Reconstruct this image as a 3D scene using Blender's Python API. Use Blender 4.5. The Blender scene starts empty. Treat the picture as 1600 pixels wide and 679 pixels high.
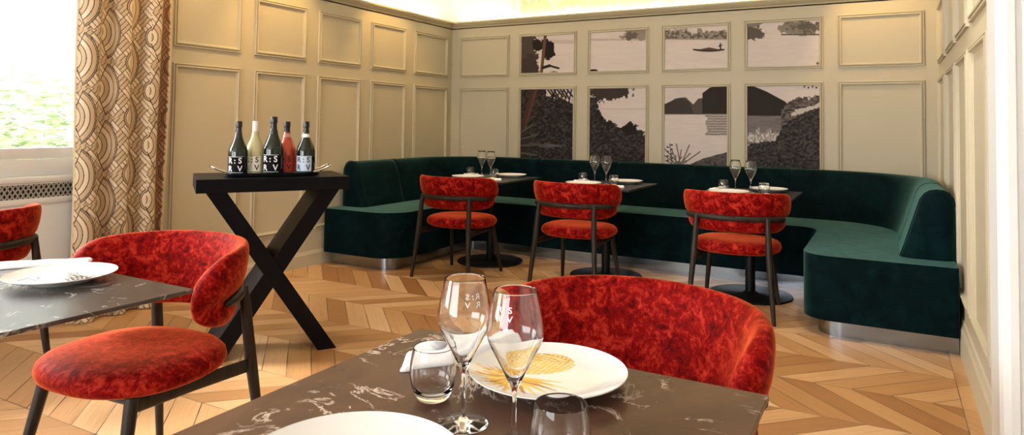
import bpy, bmesh, math, random
import numpy as np
from mathutils import Vector, Matrix

random.seed(4); rng = np.random.default_rng(7)
SC = bpy.context.scene; COL = SC.collection
R = math.radians; PI = math.pi

# ------------------------------------------------------------------ camera
H = 1.25
def set_camera():
    F, CX, CY = 1062.4, 800.0, 155.355
    yaw, pit, rol = R(-29.0112), R(2.0793), R(.7358)
    fw = Vector((math.sin(yaw)*math.cos(pit), math.cos(yaw)*math.cos(pit), math.sin(pit)))
    rt = Vector((math.cos(yaw), -math.sin(yaw), 0)); up = rt.cross(fw)
    r2 = math.cos(rol)*rt + math.sin(rol)*up; u2 = -math.sin(rol)*rt + math.cos(rol)*up
    cam = bpy.data.cameras.new('camera'); ob = bpy.data.objects.new('camera', cam); COL.objects.link(ob)
    m = Matrix((( r2.x, u2.x, -fw.x, 0), (r2.y, u2.y, -fw.y, 0), (r2.z, u2.z, -fw.z, H), (0, 0, 0, 1)))
    ob.matrix_world = m
    cam.sensor_width = 36; cam.lens = F/1600*36
    cam.shift_x = 0; cam.shift_y = -(339.5-CY)/1600
    cam.clip_start = .02
    SC.camera = ob
set_camera()

# ------------------------------------------------------------------ world, lights, exposure
SC.view_settings.view_transform = 'Standard'; SC.view_settings.look = 'None'
SC.view_settings.gamma = 1; SC.view_settings.use_curve_mapping = False
SC.view_settings.exposure = 0.0
W = bpy.data.worlds.new('sky'); SC.world = W; W.use_nodes = True
bg = W.node_tree.nodes['Background']; bg.inputs[0].default_value = (.93, .97, 1, 1); bg.inputs[1].default_value = 8.0

def area(name, loc, rot, sx, sy, power, col=(1, 1, 1), spread=180):
    l = bpy.data.lights.new(name, 'AREA'); l.shape = 'RECTANGLE'; l.size = sx; l.size_y = sy
    l.energy = power; l.color = col; l.spread = R(spread)
    o = bpy.data.objects.new(name, l); o.location = loc; o.rotation_euler = rot; COL.objects.link(o); return o
def spot(name, loc, tgt, power, col, ang=70, blend=.6, rad=.04):
    l = bpy.data.lights.new(name, 'SPOT'); l.energy = power; l.color = col; l.spot_size = R(ang); l.spot_blend = blend
    l.shadow_soft_size = rad
    o = bpy.data.objects.new(name, l); o.location = loc
    d = Vector(tgt)-Vector(loc); o.rotation_euler = d.to_track_quat('-Z', 'Y').to_euler(); COL.objects.link(o); return o

DAY = (.93, .97, 1.0); WARM = (1.0, .60, .20); SOFTW = (1, .88, .7)
# daylight through the room's windows (the visible one and the ones behind the camera)
area('window_daylight', (-4.85, 1.05, 2.05), (0, R(-62), R(8)), 1.2, 1.5, 130, DAY)
SUN = bpy.data.lights.new('hazy_sun', 'SUN'); SUN.energy = 9.0; SUN.angle = R(22); SUN.color = (.97, .98, 1)
so = bpy.data.objects.new('hazy_sun', SUN); COL.objects.link(so); so.rotation_euler = Vector((.80, .24, -.60)).to_track_quat('-Z', 'Y').to_euler()
area('window_daylight', (-4.62, -1.6, 1.6), (0, R(-90), 0), 1.5, 1.8, 130, DAY)
area('window_daylight', (-2.2, -3.35, 1.6), (R(90), 0, 0), 3.2, 1.7, 50, DAY)
# warm cove strips lying behind the cornice
area('cove_strip', (-2.03, 6.60, 2.40), (R(180), 0, 0), 4.6, .05, 26, (1, .82, .5))
area('cove_strip', (-4.495, 3.6, 2.40), (R(180), 0, 0), .05, 5.6, 30, (1, .82, .5))
# recessed ceiling downlights
for p, t, e in (((-3.9, 3.9, 2.85), (-4.42, 4.0, 1.7), 36), ((-3.9, 5.2, 2.85), (-4.42, 5.4, 1.7), 30),
                ((-3.1, 4.5, 2.85), (-3.1, 4.75, 0), 40), ((-2.1, 4.5, 2.85), (-2.1, 4.8, 0), 40), ((-.9, 4.5, 2.85), (-.9, 4.8, 0), 40),
                ((-.2, 6.0, 2.85), (-.0, 6.5, 1.9), 26), ((-.1, 3.4, 2.85), (-.1, 4.0, 0), 60),
                ((-.5, 1.6, 2.85), (-.5, 1.6, 0), 26), ((-2.3, 1.9, 2.85), (-2.3, 1.9, 0), 26), ((-3.8, 3.1, 2.85), (-4.42, 3.1, 1.8), 26)):
    spot('ceiling_downlight', p, t, e*(1.0 if p[1] < 2.5 else 1.3), (1, .95, .9) if p[1] < 2.5 else SOFTW if e > 36 or t[2] == 0 else WARM, 75)

# ------------------------------------------------------------------ helpers
def link(me, name, mat=None, parent=None):
    o = bpy.data.objects.new(name, me); COL.objects.link(o)
    if mat is not None:
        for m in (mat if isinstance(mat, (list, tuple)) else [mat]): me.materials.append(m)
    if parent is not None: o.parent = parent
    return o
def finish(bm, name, mat=None, parent=None, smooth=False, angle=None):
    bmesh.ops.recalc_face_normals(bm, faces=bm.faces[:])
    me = bpy.data.meshes.new(name); bm.to_mesh(me); bm.free()
    if smooth or angle is not None:
        for p in me.polygons: p.use_smooth = True
        if angle is not None: me.set_sharp_from_angle(angle=R(angle))
    return link(me, name, mat, parent)
def thing(name, label, cat, loc=(0, 0, 0), rz=0, group=None):
    o = bpy.data.objects.new(name, None); COL.objects.link(o); o.location = loc; o.rotation_euler = (0, 0, rz)
    o.empty_display_size = .1
    o['label'] = label; o['category'] = cat
    if group: o['group'] = group
    return o
def tag(o, label, cat, group=None):
    o['label'] = label; o['category'] = cat
    if group: o['group'] = group
    return o
def struct(o): o['kind'] = 'structure'; return o
def box(bm, x0, x1, y0, y1, z0, z1, mi=0):
    v = [bm.verts.new(p) for p in ((x0, y0, z0), (x1, y0, z0), (x1, y1, z0), (x0, y1, z0), (x0, y0, z1), (x1, y0, z1), (x1, y1, z1), (x0, y1, z1))]
    fs = [bm.faces.new([v[i] for i in q]) for q in ((3, 2, 1, 0), (4, 5, 6, 7), (0, 1, 5, 4), (1, 2, 6, 5), (2, 3, 7, 6), (3, 0, 4, 7))]
    for f in fs: f.material_index = mi
    return v
def boxobj(name, b, mat, parent=None, bev=0.0):
    bm = bmesh.new(); box(bm, *b)
    if bev: bmesh.ops.bevel(bm, geom=bm.edges[:], offset=bev, segments=2, affect='EDGES', profile=.5)
    return finish(bm, name, mat, parent, angle=40)
def lathe(prof, n=48, name='x', mat=None, parent=None, angle=50, bm=None):
    own = bm is None
    if own: bm = bmesh.new()
    rings = []
    for r, z in prof:
        if r < 1e-6: rings.append([bm.verts.new((0, 0, z))])
        else: rings.append([bm.verts.new((r*math.cos(2*PI*i/n), r*math.sin(2*PI*i/n), z)) for i in range(n)])
    for a, b in zip(rings, rings[1:]):
        for i in range(n):
            j = (i+1) % n
            if len(a) == 1 and len(b) == 1: continue
            if len(a) == 1: bm.faces.new((a[0], b[i], b[j]))
            elif len(b) == 1: bm.faces.new((a[i], b[0], a[j]))
            else: bm.faces.new((a[i], b[i], b[j], a[j]))
    if own: return finish(bm, name, mat, parent, angle=angle)
def tube(bm, pts, rad, n=12, flat=1.0, caps=True):
    """rad: number or list; flat: vertical squash of the section"""
    pts = [Vector(p) for p in pts]
    if not isinstance(rad, (list, tuple)): rad = [rad]*len(pts)
    rings = []
    for i, p in enumerate(pts):
        t = (pts[min(i+1, len(pts)-1)]-pts[max(i-1, 0)]).normalized()
        ref = Vector((0, 0, 1)) if abs(t.z) < .9 else Vector((0, 1, 0))
        a = t.cross(ref).normalized(); b = a.cross(t).normalized()
        rings.append([bm.verts.new(p+a*rad[i]*math.cos(2*PI*k/n)+b*rad[i]*flat*math.sin(2*PI*k/n)) for k in range(n)])
    for a, b in zip(rings, rings[1:]):
        for k in range(n): bm.faces.new((a[k], a[(k+1) % n], b[(k+1) % n], b[k]))
    if caps: bm.faces.new(rings[0][::-1]); bm.faces.new(rings[-1])
def prism(bm, poly, z0, z1):
    b = [bm.verts.new((x, y, z0)) for x, y in poly]; t = [bm.verts.new((x, y, z1)) for x, y in poly]
    bm.faces.new(b[::-1]); bm.faces.new(t)
    for i in range(len(poly)):
        j = (i+1) % len(poly); bm.faces.new((b[i], b[j], t[j], t[i]))
def rounded(poly_r, seg=8):
    """poly_r: list of (x,y,r) -> polygon with rounded corners"""
    out = []; n = len(poly_r)
    for i in range(n):
        p = Vector(poly_r[i][:2]); r = poly_r[i][2]
        if r <= 0: out.append(tuple(p)); continue
        a = (Vector(poly_r[i-1][:2])-p).normalized(); b = (Vector(poly_r[(i+1) % n][:2])-p).normalized()
        ang = a.angle(b); d = r/math.tan(ang/2); c = p+(a+b).normalized()*(r/math.sin(ang/2))
        s = p+a*d-c; e = p+b*d-c
        a0 = math.atan2(s.y, s.x); a1 = math.atan2(e.y, e.x); da = (a1-a0+PI) % (2*PI)-PI
        for k in range(seg+1):
            t = a0+da*k/seg; out.append((c.x+r*math.cos(t), c.y+r*math.sin(t)))
    return out
def dup(root, loc, rz, label=None, group=None):
    r = root.copy(); COL.objects.link(r); r.location = loc; r.rotation_euler = (0, 0, rz)
    if label: r['label'] = label
    if group: r['group'] = group
    for ch in list(root.children):
        c = ch.copy(); COL.objects.link(c); c.parent = r
        for g in list(ch.children):
            d = g.copy(); COL.objects.link(d); d.parent = c
    return r

# ------------------------------------------------------------------ materials
def mat(name, base=(.5, .5, .5), rough=.5, metal=0, **kw):
    m = bpy.data.materials.new(name); m.use_nodes = True
    p = m.node_tree.nodes['Principled BSDF']
    p.inputs['Base Color'].default_value = (*base, 1); p.inputs['Roughness'].default_value = rough; p.inputs['Metallic'].default_value = metal
    for k, v in kw.items(): p.inputs[k.replace('_', ' ')].default_value = v
    return m
class NT:
    def __init__(s, m): s.t = m.node_tree; s.p = s.t.nodes['Principled BSDF']
    def n(s, typ, ins=None, **kw):
        x = s.t.nodes.new(typ)
        for k, v in kw.items(): setattr(x, k, v)
        for k, v in (ins or {}).items():
            if hasattr(v, 'is_linked') or isinstance(v, bpy.types.NodeSocket): s.t.links.new(v, x.inputs[k])
            else: x.inputs[k].default_value = v
        return x
    def math(s, op, a, b=0.0, c=0.0):
        return s.n('ShaderNodeMath', {0: a, 1: b, 2: c}, operation=op).outputs[0]
    def ramp(s, fac, stops):
        x = s.t.nodes.new('ShaderNodeValToRGB'); s.t.links.new(fac, x.inputs[0])
        e = x.color_ramp.elements
        while len(e) < len(stops): e.new(.5)
        for i, (pos, c) in enumerate(stops): e[i].position = pos; e[i].color = (*c, 1)
        return x.outputs[0]
    def mix(s, f, a, b, mode='MIX'):
        x = s.n('ShaderNodeMix', data_type='RGBA', blend_type=mode)
        for i, v in ((0, f), (6, a), (7, b)):
            if isinstance(v, bpy.types.NodeSocket): s.t.links.new(v, x.inputs[i])
            else: x.inputs[i].default_value = (*v, 1) if isinstance(v, tuple) and len(v) == 3 else v
        return x.outputs[2]
    def set(s, name, v):
        if isinstance(v, bpy.types.NodeSocket): s.t.links.new(v, s.p.inputs[name])
        else: s.p.inputs[name].default_value = v
    def bump(s, h, strength, dist=.01):
        b = s.n('ShaderNodeBump', {'Height': h, 'Strength': strength, 'Distance': dist}); s.t.links.new(b.outputs[0], s.p.inputs['Normal'])
    def obj(s): return s.n('ShaderNodeTexCoord').outputs['Object']
    def noise(s, vec, scale, detail=4, rough=.55, dist=0):
        return s.n('ShaderNodeTexNoise', {'Vector': vec, 'Scale': scale, 'Detail': detail, 'Roughness': rough, 'Distortion': dist}).outputs[0]

def velvet(name, dark, mid, lite, sheen, tint, scale, rim, nap):
    m = mat(name, mid, .62); t = NT(m); o = t.obj()
    n1 = t.noise(o, scale, 6, .65, 1.2); n2 = t.noise(o, scale*4.5, 5, .7, .6)
    f = t.math('ADD', t.math('MULTIPLY', n1, .6), t.math('MULTIPLY', n2, .4))
    body = t.ramp(f, [(.38, dark), (.5, mid), (.62, lite)])
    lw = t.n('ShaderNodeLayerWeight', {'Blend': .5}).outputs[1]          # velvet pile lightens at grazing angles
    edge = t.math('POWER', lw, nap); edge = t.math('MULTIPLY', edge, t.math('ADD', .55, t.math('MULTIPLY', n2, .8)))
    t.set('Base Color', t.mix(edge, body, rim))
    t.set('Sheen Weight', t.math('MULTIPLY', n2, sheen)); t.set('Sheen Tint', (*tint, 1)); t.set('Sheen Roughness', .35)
    t.set('Specular IOR Level', .04)
    t.bump(n2, .25, .004)
    return m
M = {}
M['red'] = velvet('red_crushed_velvet', (.055, .0012, .002), (.21, .003, .003), (.47, .035, .018), .7, (1, .30, .10), 17, (.82, .12, .04), 5.6)
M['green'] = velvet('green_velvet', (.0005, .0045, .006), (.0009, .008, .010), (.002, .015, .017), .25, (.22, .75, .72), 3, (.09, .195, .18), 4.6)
M['wood'] = mat('dark_stained_ash', (.028, .020, .016), .42, Specular_IOR_Level=.25)
t = NT(M['wood']); w = t.n('ShaderNodeMapping', {'Vector': t.obj(), 'Scale': (30, 30, 3)}).outputs[0]
t.set('Base Color', t.ramp(t.noise(w, 2.2, 5), [(.3, (.010, .007, .006)), (.7, (.034, .024, .018))]))
M['black'] = mat('black_metal', (.004, .0045, .005), .38, Specular_IOR_Level=.22)
M['blackwood'] = mat('black_lacquered_wood', (.0025, .0025, .0035), .42, Specular_IOR_Level=.1)
t = NT(M['blackwood']); w = t.n('ShaderNodeMapping', {'Vector': t.obj(), 'Scale': (3, 30, 30)}).outputs[0]
t.bump(t.noise(w, 3, 4), .08, .003)
M['steel'] = mat('brushed_steel', (.27, .31, .35), .2, 1.0)
M['chrome'] = mat('polished_chrome', (.8, .78, .72), .1, 1.0)
M['wall'] = mat('olive_cream_paint', (.56, .505, .37), .45, Specular_IOR_Level=.3)
t = NT(M['wall']); t.bump(t.noise(t.obj(), 60, 3), .05, .002)
M['white'] = mat('white_paint', (.74, .75, .73), .4)
M['plaster'] = mat('white_plaster', (.82, .80, .76), .8)
M['cornice'] = mat('cornice_paint', (.50, .44, .29), .4)
M['porcelain'] = mat('white_porcelain', (.86, .85, .82), .12)
M['linen'] = mat('white_linen', (.84, .84, .84), .85)
t = NT(M['linen']); t.bump(t.noise(t.obj(), 900, 2), .2, .0006)
M['pebble'] = mat('grey_pebble', (.42, .42, .42), .5)
M['cream_pebble'] = mat('cream_pebble', (.72, .66, .48), .5)
M['glass'] = mat('clear_glass', (1, 1, 1), 0.0, Transmission_Weight=1.0, IOR=1.45)
def thin_pane():
    m = bpy.data.materials.new('window_glass'); m.use_nodes = True; t = m.node_tree; t.nodes.clear()
    a = t.nodes.new('ShaderNodeBsdfTransparent'); b = t.nodes.new('ShaderNodeBsdfGlossy'); b.inputs['Roughness'].default_value = .01
    f = t.nodes.new('ShaderNodeFresnel'); f.inputs[0].default_value = 1.3; x = t.nodes.new('ShaderNodeMixShader'); o = t.nodes.new('ShaderNodeOutputMaterial')
    t.links.new(f.outputs[0], x.inputs[0]); t.links.new(a.outputs[0], x.inputs[1]); t.links.new(b.outputs[0], x.inputs[2]); t.links.new(x.outputs[0], o.inputs[0])
    return m
M['pane'] = thin_pane()
M['bottle'] = mat('dark_green_bottle_glass', (.004, .010, .005), .05, Specular_IOR_Level=.6)
M['bottle_clear'] = mat('straw_wine_bottle', (.80, .74, .40), .07, Coat_Weight=.4, Transmission_Weight=.35)
M['bottle_rose'] = mat('rose_wine_bottle', (.70, .08, .035), .07, Coat_Weight=.4, Transmission_Weight=.25)
M['foil_black'] = mat('black_foil', (.008, .009, .012), .3)
M['foil_white'] = mat('white_foil', (.85, .80, .80), .35)
M['foil_pink'] = mat('pink_foil', (.75, .35, .30), .3)
M['ink_white'] = mat('white_ink', (.85, .85, .85), .5)
M['ink_black'] = mat('black_ink', (.015, .015, .015), .5)
M['lab_black'] = mat('black_label', (.003, .003, .004), .6, Specular_IOR_Level=.1)
M['lab_cream'] = mat('cream_label', (.92, .90, .74), .5)
M['lab_red'] = mat('red_label', (.55, .05, .03), .5)
M['lab_blue'] = mat('pale_blue_label', (.50, .60, .75), .5)
M['grille'] = mat('aged_brass_grille', (.50, .48, .42), .4, .3)
M['bark'] = mat('pale_bark', (.30, .26, .20), .9)
M['dark'] = mat('dark_void', (.015, .014, .013), .9)

def stone(name, c0, c1, vein, rough, spec=.18):
    m = mat(name, c1, rough, Specular_IOR_Level=spec); t = NT(m); o = t.obj()
    n = t.noise(o, 3.5, 6, .6, .8)
    base = t.ramp(n, [(.3, c0), (.7, c1)])
    v = t.n('ShaderNodeTexNoise', {'Vector': o, 'Scale': 4.2, 'Detail': 7, 'Roughness': .62, 'Distortion': 1.6}).outputs[0]
    a = t.math('ABSOLUTE', t.math('SUBTRACT', v, .5)); line = t.math('SUBTRACT', 1, t.math('MULTIPLY', a, 55)); line = t.math('MAXIMUM', line, 0)
    gate = t.ramp(t.noise(o, 5.5, 3), [(.50, (0, 0, 0)), (.62, (1, 1, 1))])
    f = t.math('MULTIPLY', line, gate)
    o2 = t.n('ShaderNodeMapping', {'Vector': o, 'Location': (3, 7, 1), 'Scale': (1, 1.6, 1)}).outputs[0]
    sp = t.ramp(t.noise(o2, 9, 6, .7, 1.0), [(.635, (0, 0, 0)), (.68, (1, 1, 1))])
    f = t.math('MINIMUM', t.math('ADD', f, t.math('MULTIPLY', sp, .7)), 1)
    t.set('Base Color', t.mix(f, base, vein)); return m
M['marble'] = stone('brown_veined_marble', (.052, .024, .014), (.135, .062, .036), (.70, .57, .48), .26)
M['marble_grey'] = stone('charcoal_veined_marble', (.035, .028, .026), (.075, .062, .058), (.6, .56, .52), .24, .8)
M['dark_top'] = mat('matt_dark_compact_top', (.030, .032, .034), .35)

def vcol_mat(name, rough=.6, **kw):
    m = mat(name, (1, 1, 1), rough, **kw); t = NT(m)
    a = t.n('ShaderNodeVertexColor', layer_name='art'); t.set('Base Color', a.outputs[0]); return m
M['art'] = vcol_mat('printed_mural', .6, Specular_IOR_Level=.12)
M['fabric_art'] = vcol_mat('woven_curtain_fabric', .85)
t = NT(M['fabric_art']); t.set('Sheen Weight', .2)
M['glaze_art'] = vcol_mat('painted_porcelain', .12)

def chevron():
    m = mat('oak_chevron_parquet', (.6, .4, .2), .3, Specular_IOR_Level=.75); t = NT(m)
    xyz = t.n('ShaderNodeSeparateXYZ', {0: t.obj()}); x, y = xyz.outputs[0], xyz.outputs[1]
    Pn = .4085; bw = .118
    v = t.math('DIVIDE', t.math('SUBTRACT', t.math('SUBTRACT', y, t.math('MULTIPLY', x, .0189)), 3.7038), Pn)
    k = t.math('FLOOR', v); fr = t.math('SUBTRACT', v, k)
    par = t.math('MODULO', t.math('ADD', k, 100), 2)                  # 0: slope +1 bands start at k=0
    sgn = t.math('SUBTRACT', t.math('MULTIPLY', par, 2), 1)            # +1 for odd, -1 for even
    q = t.math('ADD', x, t.math('MULTIPLY', sgn, t.math('MULTIPLY', fr, Pn)))
    q = t.math('ADD', q, t.math('MULTIPLY', par, -Pn))
    qb = t.math('DIVIDE', q, bw*1.4142); bi = t.math('FLOOR', qb); bf = t.math('SUBTRACT', qb, bi)
    # border strip along the right wall
    bord = t.math('GREATER_THAN', x, .283)
    idv = t.n('ShaderNodeCombineXYZ', {0: t.math('MULTIPLY', bi, t.math('SUBTRACT', 1, bord)), 1: t.math('MULTIPLY', k, t.math('SUBTRACT', 1, bord)), 2: bord}).outputs[0]
    wn = t.n('ShaderNodeTexWhiteNoise', {'Vector': idv}, noise_dimensions='3D').outputs[0]
    base = t.ramp(wn, [(0, (.37, .165, .055)), (.3, (.54, .285, .11)), (.7, (.67, .39, .18)), (1, (.76, .49, .26))])
    # grain runs along each board
    along = t.math('ADD', y, t.math('MULTIPLY', t.math('MULTIPLY', sgn, -1), x))
    gv = t.n('ShaderNodeCombineXYZ', {0: t.math('MULTIPLY', qb, 9.0), 1: t.math('MULTIPLY', along, 1.3), 2: t.math('MULTIPLY', wn, 40)}).outputs[0]
    g = t.noise(gv, 1.6, 6, .65, .5)
    col = t.mix(.75, base, t.ramp(g, [(.25, (.55, .45, .36)), (.5, (1, 1, 1)), (.8, (1.0, .93, .82))]), 'MULTIPLY')
    # seams
    e1 = t.math('MINIMUM', bf, t.math('SUBTRACT', 1, bf)); e1 = t.math('MULTIPLY', e1, bw)
    e2 = t.math('MULTIPLY', t.math('MINIMUM', fr, t.math('SUBTRACT', 1, fr)), Pn)
    e = t.math('ADD', t.math('MULTIPLY', t.math('MINIMUM', e1, t.math('ADD', e2, .0005)), t.math('SUBTRACT', 1, bord)), bord)
    e = t.math('MINIMUM', e, t.math('ABSOLUTE', t.math('SUBTRACT', x, .283)))
    s = t.n('ShaderNodeMapRange', {0: e, 1: .0010, 2: .0036, 3: 1.0, 4: 0.0}).outputs[0]
    # some seams are filled tight
    sw = t.n('ShaderNodeMapRange', {0: t.noise(t.obj(), 2.5, 2), 1: .4, 2: .55, 3: .5, 4: 1.0}).outputs[0]
    s = t.math('MULTIPLY', s, sw)
    t.set('Base Color', t.mix(s, col, (.07, .035, .018)))
    t.set('Roughness', t.n('ShaderNodeMapRange', {0: g, 1: 0, 2: 1, 3: .24, 4: .42}).outputs[0])
    t.bump(t.math('SUBTRACT', 1, s), .35, .003)
    return m
M['floor'] = chevron()

def stonewall():
    m = mat('pale_stone_blocks', (.8, .8, .75), .9); t = NT(m)
    xyz = t.n('ShaderNodeSeparateXYZ', {0: t.obj()})
    v = t.n('ShaderNodeCombineXYZ', {0: xyz.outputs[1], 1: xyz.outputs[2], 2: 0.0}).outputs[0]
    b = t.n('ShaderNodeTexBrick', {'Vector': v, 'Color1': (.38, .37, .345, 1), 'Color2': (.26, .26, .25, 1), 'Mortar': (.215, .215, .205, 1), 'Scale': 1.0, 'Mortar Size': .016, 'Brick Width': .75, 'Row Height': .28}).outputs[0]
    t.set('Base Color', b); return m
M['stonewall'] = stonewall()
M['leaf'] = mat('pale_leaf', (.50, .58, .36), .6)
M['grass'] = mat('garden_ground', (.35, .42, .22), .9)

# ------------------------------------------------------------------ setting: room shell
XL, XR, YB, YF, ZC = -4.424, .359, 6.529, -3.4, 2.95
LEDGE = 2.405
bm = bmesh.new(); box(bm, -4.7, 3.2, YF, 6.8, -.06, 0); struct(finish(bm, 'floor', M['floor']))
bm = bmesh.new(); box(bm, -4.7, 3.2, YF, 6.8, ZC, ZC+.05); struct(finish(bm, 'ceiling', M['plaster']))

WY0, WY1, WZ0, WZ1 = .55, 2.56, .90, 2.34           # visible window opening
def rects_minus(y0, y1, z0, z1, holes):
    out = []; cur = y0
    for a, b, c, d in sorted(holes):
        out.append((cur, a, z0, z1)); out.append((a, b, z0, c)); out.append((a, b, d, z1)); cur = b
    out.append((cur, y1, z0, z1)); return out
bm = bmesh.new()
for a, b, c, d in rects_minus(YF, YB+.1, 0, LEDGE-.05, [(WY0, WY1, WZ0, WZ1), (-2.6, -.7, .9, 2.34)]):
    if b > a and d > c: box(bm, XL-.10, XL, a, b, c, d)
wall_left = struct(finish(bm, 'wall_left', M['wall']))
bm = bmesh.new(); box(bm, XL-.02, XR+.02, YB, YB+.04, 0, LEDGE-.05); wall_back = struct(finish(bm, 'wall_back', M['wall']))
bm = bmesh.new(); box(bm, XR, XR+.06, 1.9, YB+.02, 0, LEDGE-.05); wall_right = struct(finish(bm, 'wall_right', M['wall']))
# plaster walls above the panelling, set back behind the cornice ledge
bm = bmesh.new(); box(bm, -4.6, XR+.2, 6.68, 6.72, LEDGE-.06, ZC); box(bm, -4.6, XR+.2, YB, 6.7, LEDGE-.07, LEDGE-.03)
struct(finish(bm, 'wall_back', M['plaster']))
bm = bmesh.new(); box(bm, -4.61, -4.57, YF, 6.72, LEDGE-.06, ZC); box(bm, -4.59, XL, YF, 6.6, LEDGE-.07, LEDGE-.03)
struct(finish(bm, 'wall_left', M['plaster']))
bm = bmesh.new(); box(bm, XR+.15, XR+.19, 1.9, 6.72, LEDGE-.06, ZC); box(bm, XR, XR+.17, 1.9, 6.6, LEDGE-.07, LEDGE-.03)
struct(finish(bm, 'wall_right', M['plaster']))
# walls behind the camera (rear wall with its wide window), and the adjoining room on the right
bm = bmesh.new()
for a, b, c, d in rects_minus(-4.7, 3.2, 0, ZC, [(-3.8, -.6, .8, 2.45)]): box(bm, a, b, YF-.06, YF, c, d)
struct(finish(bm, 'wall_front', M['white']))
bm = bmesh.new(); box(bm, 3.2, 3.26, YF, 2.1, 0, ZC); box(bm, .62, 3.26, 2.0, 2.06, 0, ZC); struct(finish(bm, 'wall_right', M['white']))

# cornice: profile swept along left, back and right wall
def cornice():
    prof = [(0, 0), (.012, 0), (.016, .012), (.03, .02), (.045, .034), (.05, .046), (.062, .048), (.062, .066), (.0, .066), (-.03, .06)]
    path = [(XL, YF), (XL, YB), (XR, YB), (XR, 1.95)]
    bm = bmesh.new(); rings = []
    for i, (x, y) in enumerate(path):
        ins = [(1, 0), (1, -1), (-1, -1), (-1, 0)][i]
        rings.append([bm.verts.new((x+ins[0]*d, y+ins[1]*d, 2.344+z)) for d, z in prof])
    for a, b in zip(rings, rings[1:]):
        for k in range(len(prof)-1): bm.faces.new((a[k], a[k+1], b[k+1], b[k]))
    return finish(bm, 'trim_1', M['cornice'])
struct(cornice())
# baseboards
def board(name, pts, n):
    prof = [(0, 0), (.016, 0), (.016, .10), (.010, .112), (.006, .125), (0, .128)]
    bm = bmesh.new(); rings = []
    for x, y in pts: rings.append([bm.verts.new((x+n[0]*d, y+n[1]*d, z)) for d, z in prof])
    for a, b in zip(rings, rings[1:]):
        for k in range(len(prof)-1): bm.faces.new((a[k], a[k+1], b[k+1], b[k]))
    struct(finish(bm, name, M['wall']))
board('baseboard_left', [(XL, YF), (XL, YB)], (1, 0))
board('baseboard_back', [(XL, YB), (XR, YB)], (0, -1))
prof_r = [(0, 0), (.02, 0), (.02, .15), (.012, .165), (.008, .19), (0, .195)]
bm = bmesh.new(); ra = [bm.verts.new((XR-d, YB, z)) for d, z in prof_r]; rb = [bm.verts.new((XR-d, 1.95, z)) for d, z in prof_r]
for k in range(len(prof_r)-1): bm.faces.new((ra[k], ra[k+1], rb[k+1], rb[k]))
struct(finish(bm, 'baseboard_right', M['wall']))

# panel mouldings, each its own part of the wall
def moulding(parent, org, ux, u0, u1, z0, z1, nrm):
    """ring of moulding; outline u0..u1, z0..z1 in the wall plane"""
    prof = [(0, 0), (.0, .012), (.003, .016), (.009, .016), (.012, .005), (.016, .005), (.018, .019), (.026, .021), (.030, .017), (.032, .006), (.038, .004), (.040, -.0)]
    bm = bmesh.new(); rings = []
    for d, h in prof:
        rings.append([bm.verts.new(Vector(org)+Vector(ux)*u+Vector((0, 0, z))+Vector(nrm)*h) for u, z in
                      ((u0+d, z0+d), (u1-d, z0+d), (u1-d, z1-d), (u0+d, z1-d))])
    for a, b in zip(rings, rings[1:]):
        for k in range(4): bm.faces.new((a[k], a[(k+1) % 4], b[(k+1) % 4], b[k]))
    return finish(bm, 'panel_moulding', M['wall'], parent)
ZUB, ZLT, ZUT, ZLB = 1.775, 1.657, 2.235, .31
for a, b in ((3.503, 2.930), (2.802, 2.249), (2.112, 1.553), (1.409, .862), (.723, .092)):
    moulding(wall_left, (XL, YB, 0), (0, -1, 0), b, a, ZUB, ZUT, (1, 0, 0))
    moulding(wall_left, (XL, YB, 0), (0, -1, 0), b, a, ZLB, ZLT, (1, 0, 0))
BP = [(-4.303, -3.659), (-3.536, -2.853), (-2.706, -1.979), (-1.866, -1.291), (-1.169, -.5), (-.388, .26)]
BP[2] = (-2.728, -2.075); BP[3] = (-1.945, -1.29)
for a, b in BP:
    moulding(wall_back, (0, YB, 0), (1, 0, 0), a, b, ZUB, ZUT, (0, -1, 0))
    moulding(wall_back, (0, YB, 0), (1, 0, 0), a, b, ZLB, ZLT, (0, -1, 0))
for a, b in ((6.40, 5.70), (5.55, 4.865), (4.765, 4.12), (3.99, 3.32), (3.2, 2.5)):
    moulding(wall_right, (XR, 0, 0), (0, 1, 0), b, a, ZUB, ZUT, (-1, 0, 0))
    moulding(wall_right, (XR, 0, 0), (0, 1, 0), b, a, ZLB, ZLT, (-1, 0, 0))

# white fluted door casing standing forward of the right wall
def casing():
    x0, x1, ya, yb = .212, .62, 1.86, 2.02
    bm = bmesh.new()
    poly = [(x0, yb)]
    # left reveal with a bead
    poly += [(x0, ya+.02), (x0+.006, ya+.006), (x0+.02, ya)]
    x = x0+.035
    while x < x1-.06:
        poly += [(x, ya), (x+.004, ya+.008), (x+.014, ya+.012), (x+.024, ya+.008), (x+.028, ya)]
        x += .045
    poly += [(x1, ya), (x1, yb)]
    prism(bm, poly, 0, ZC)
    return struct(finish(bm, 'trim_2', M['white']))
casing()

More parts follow.
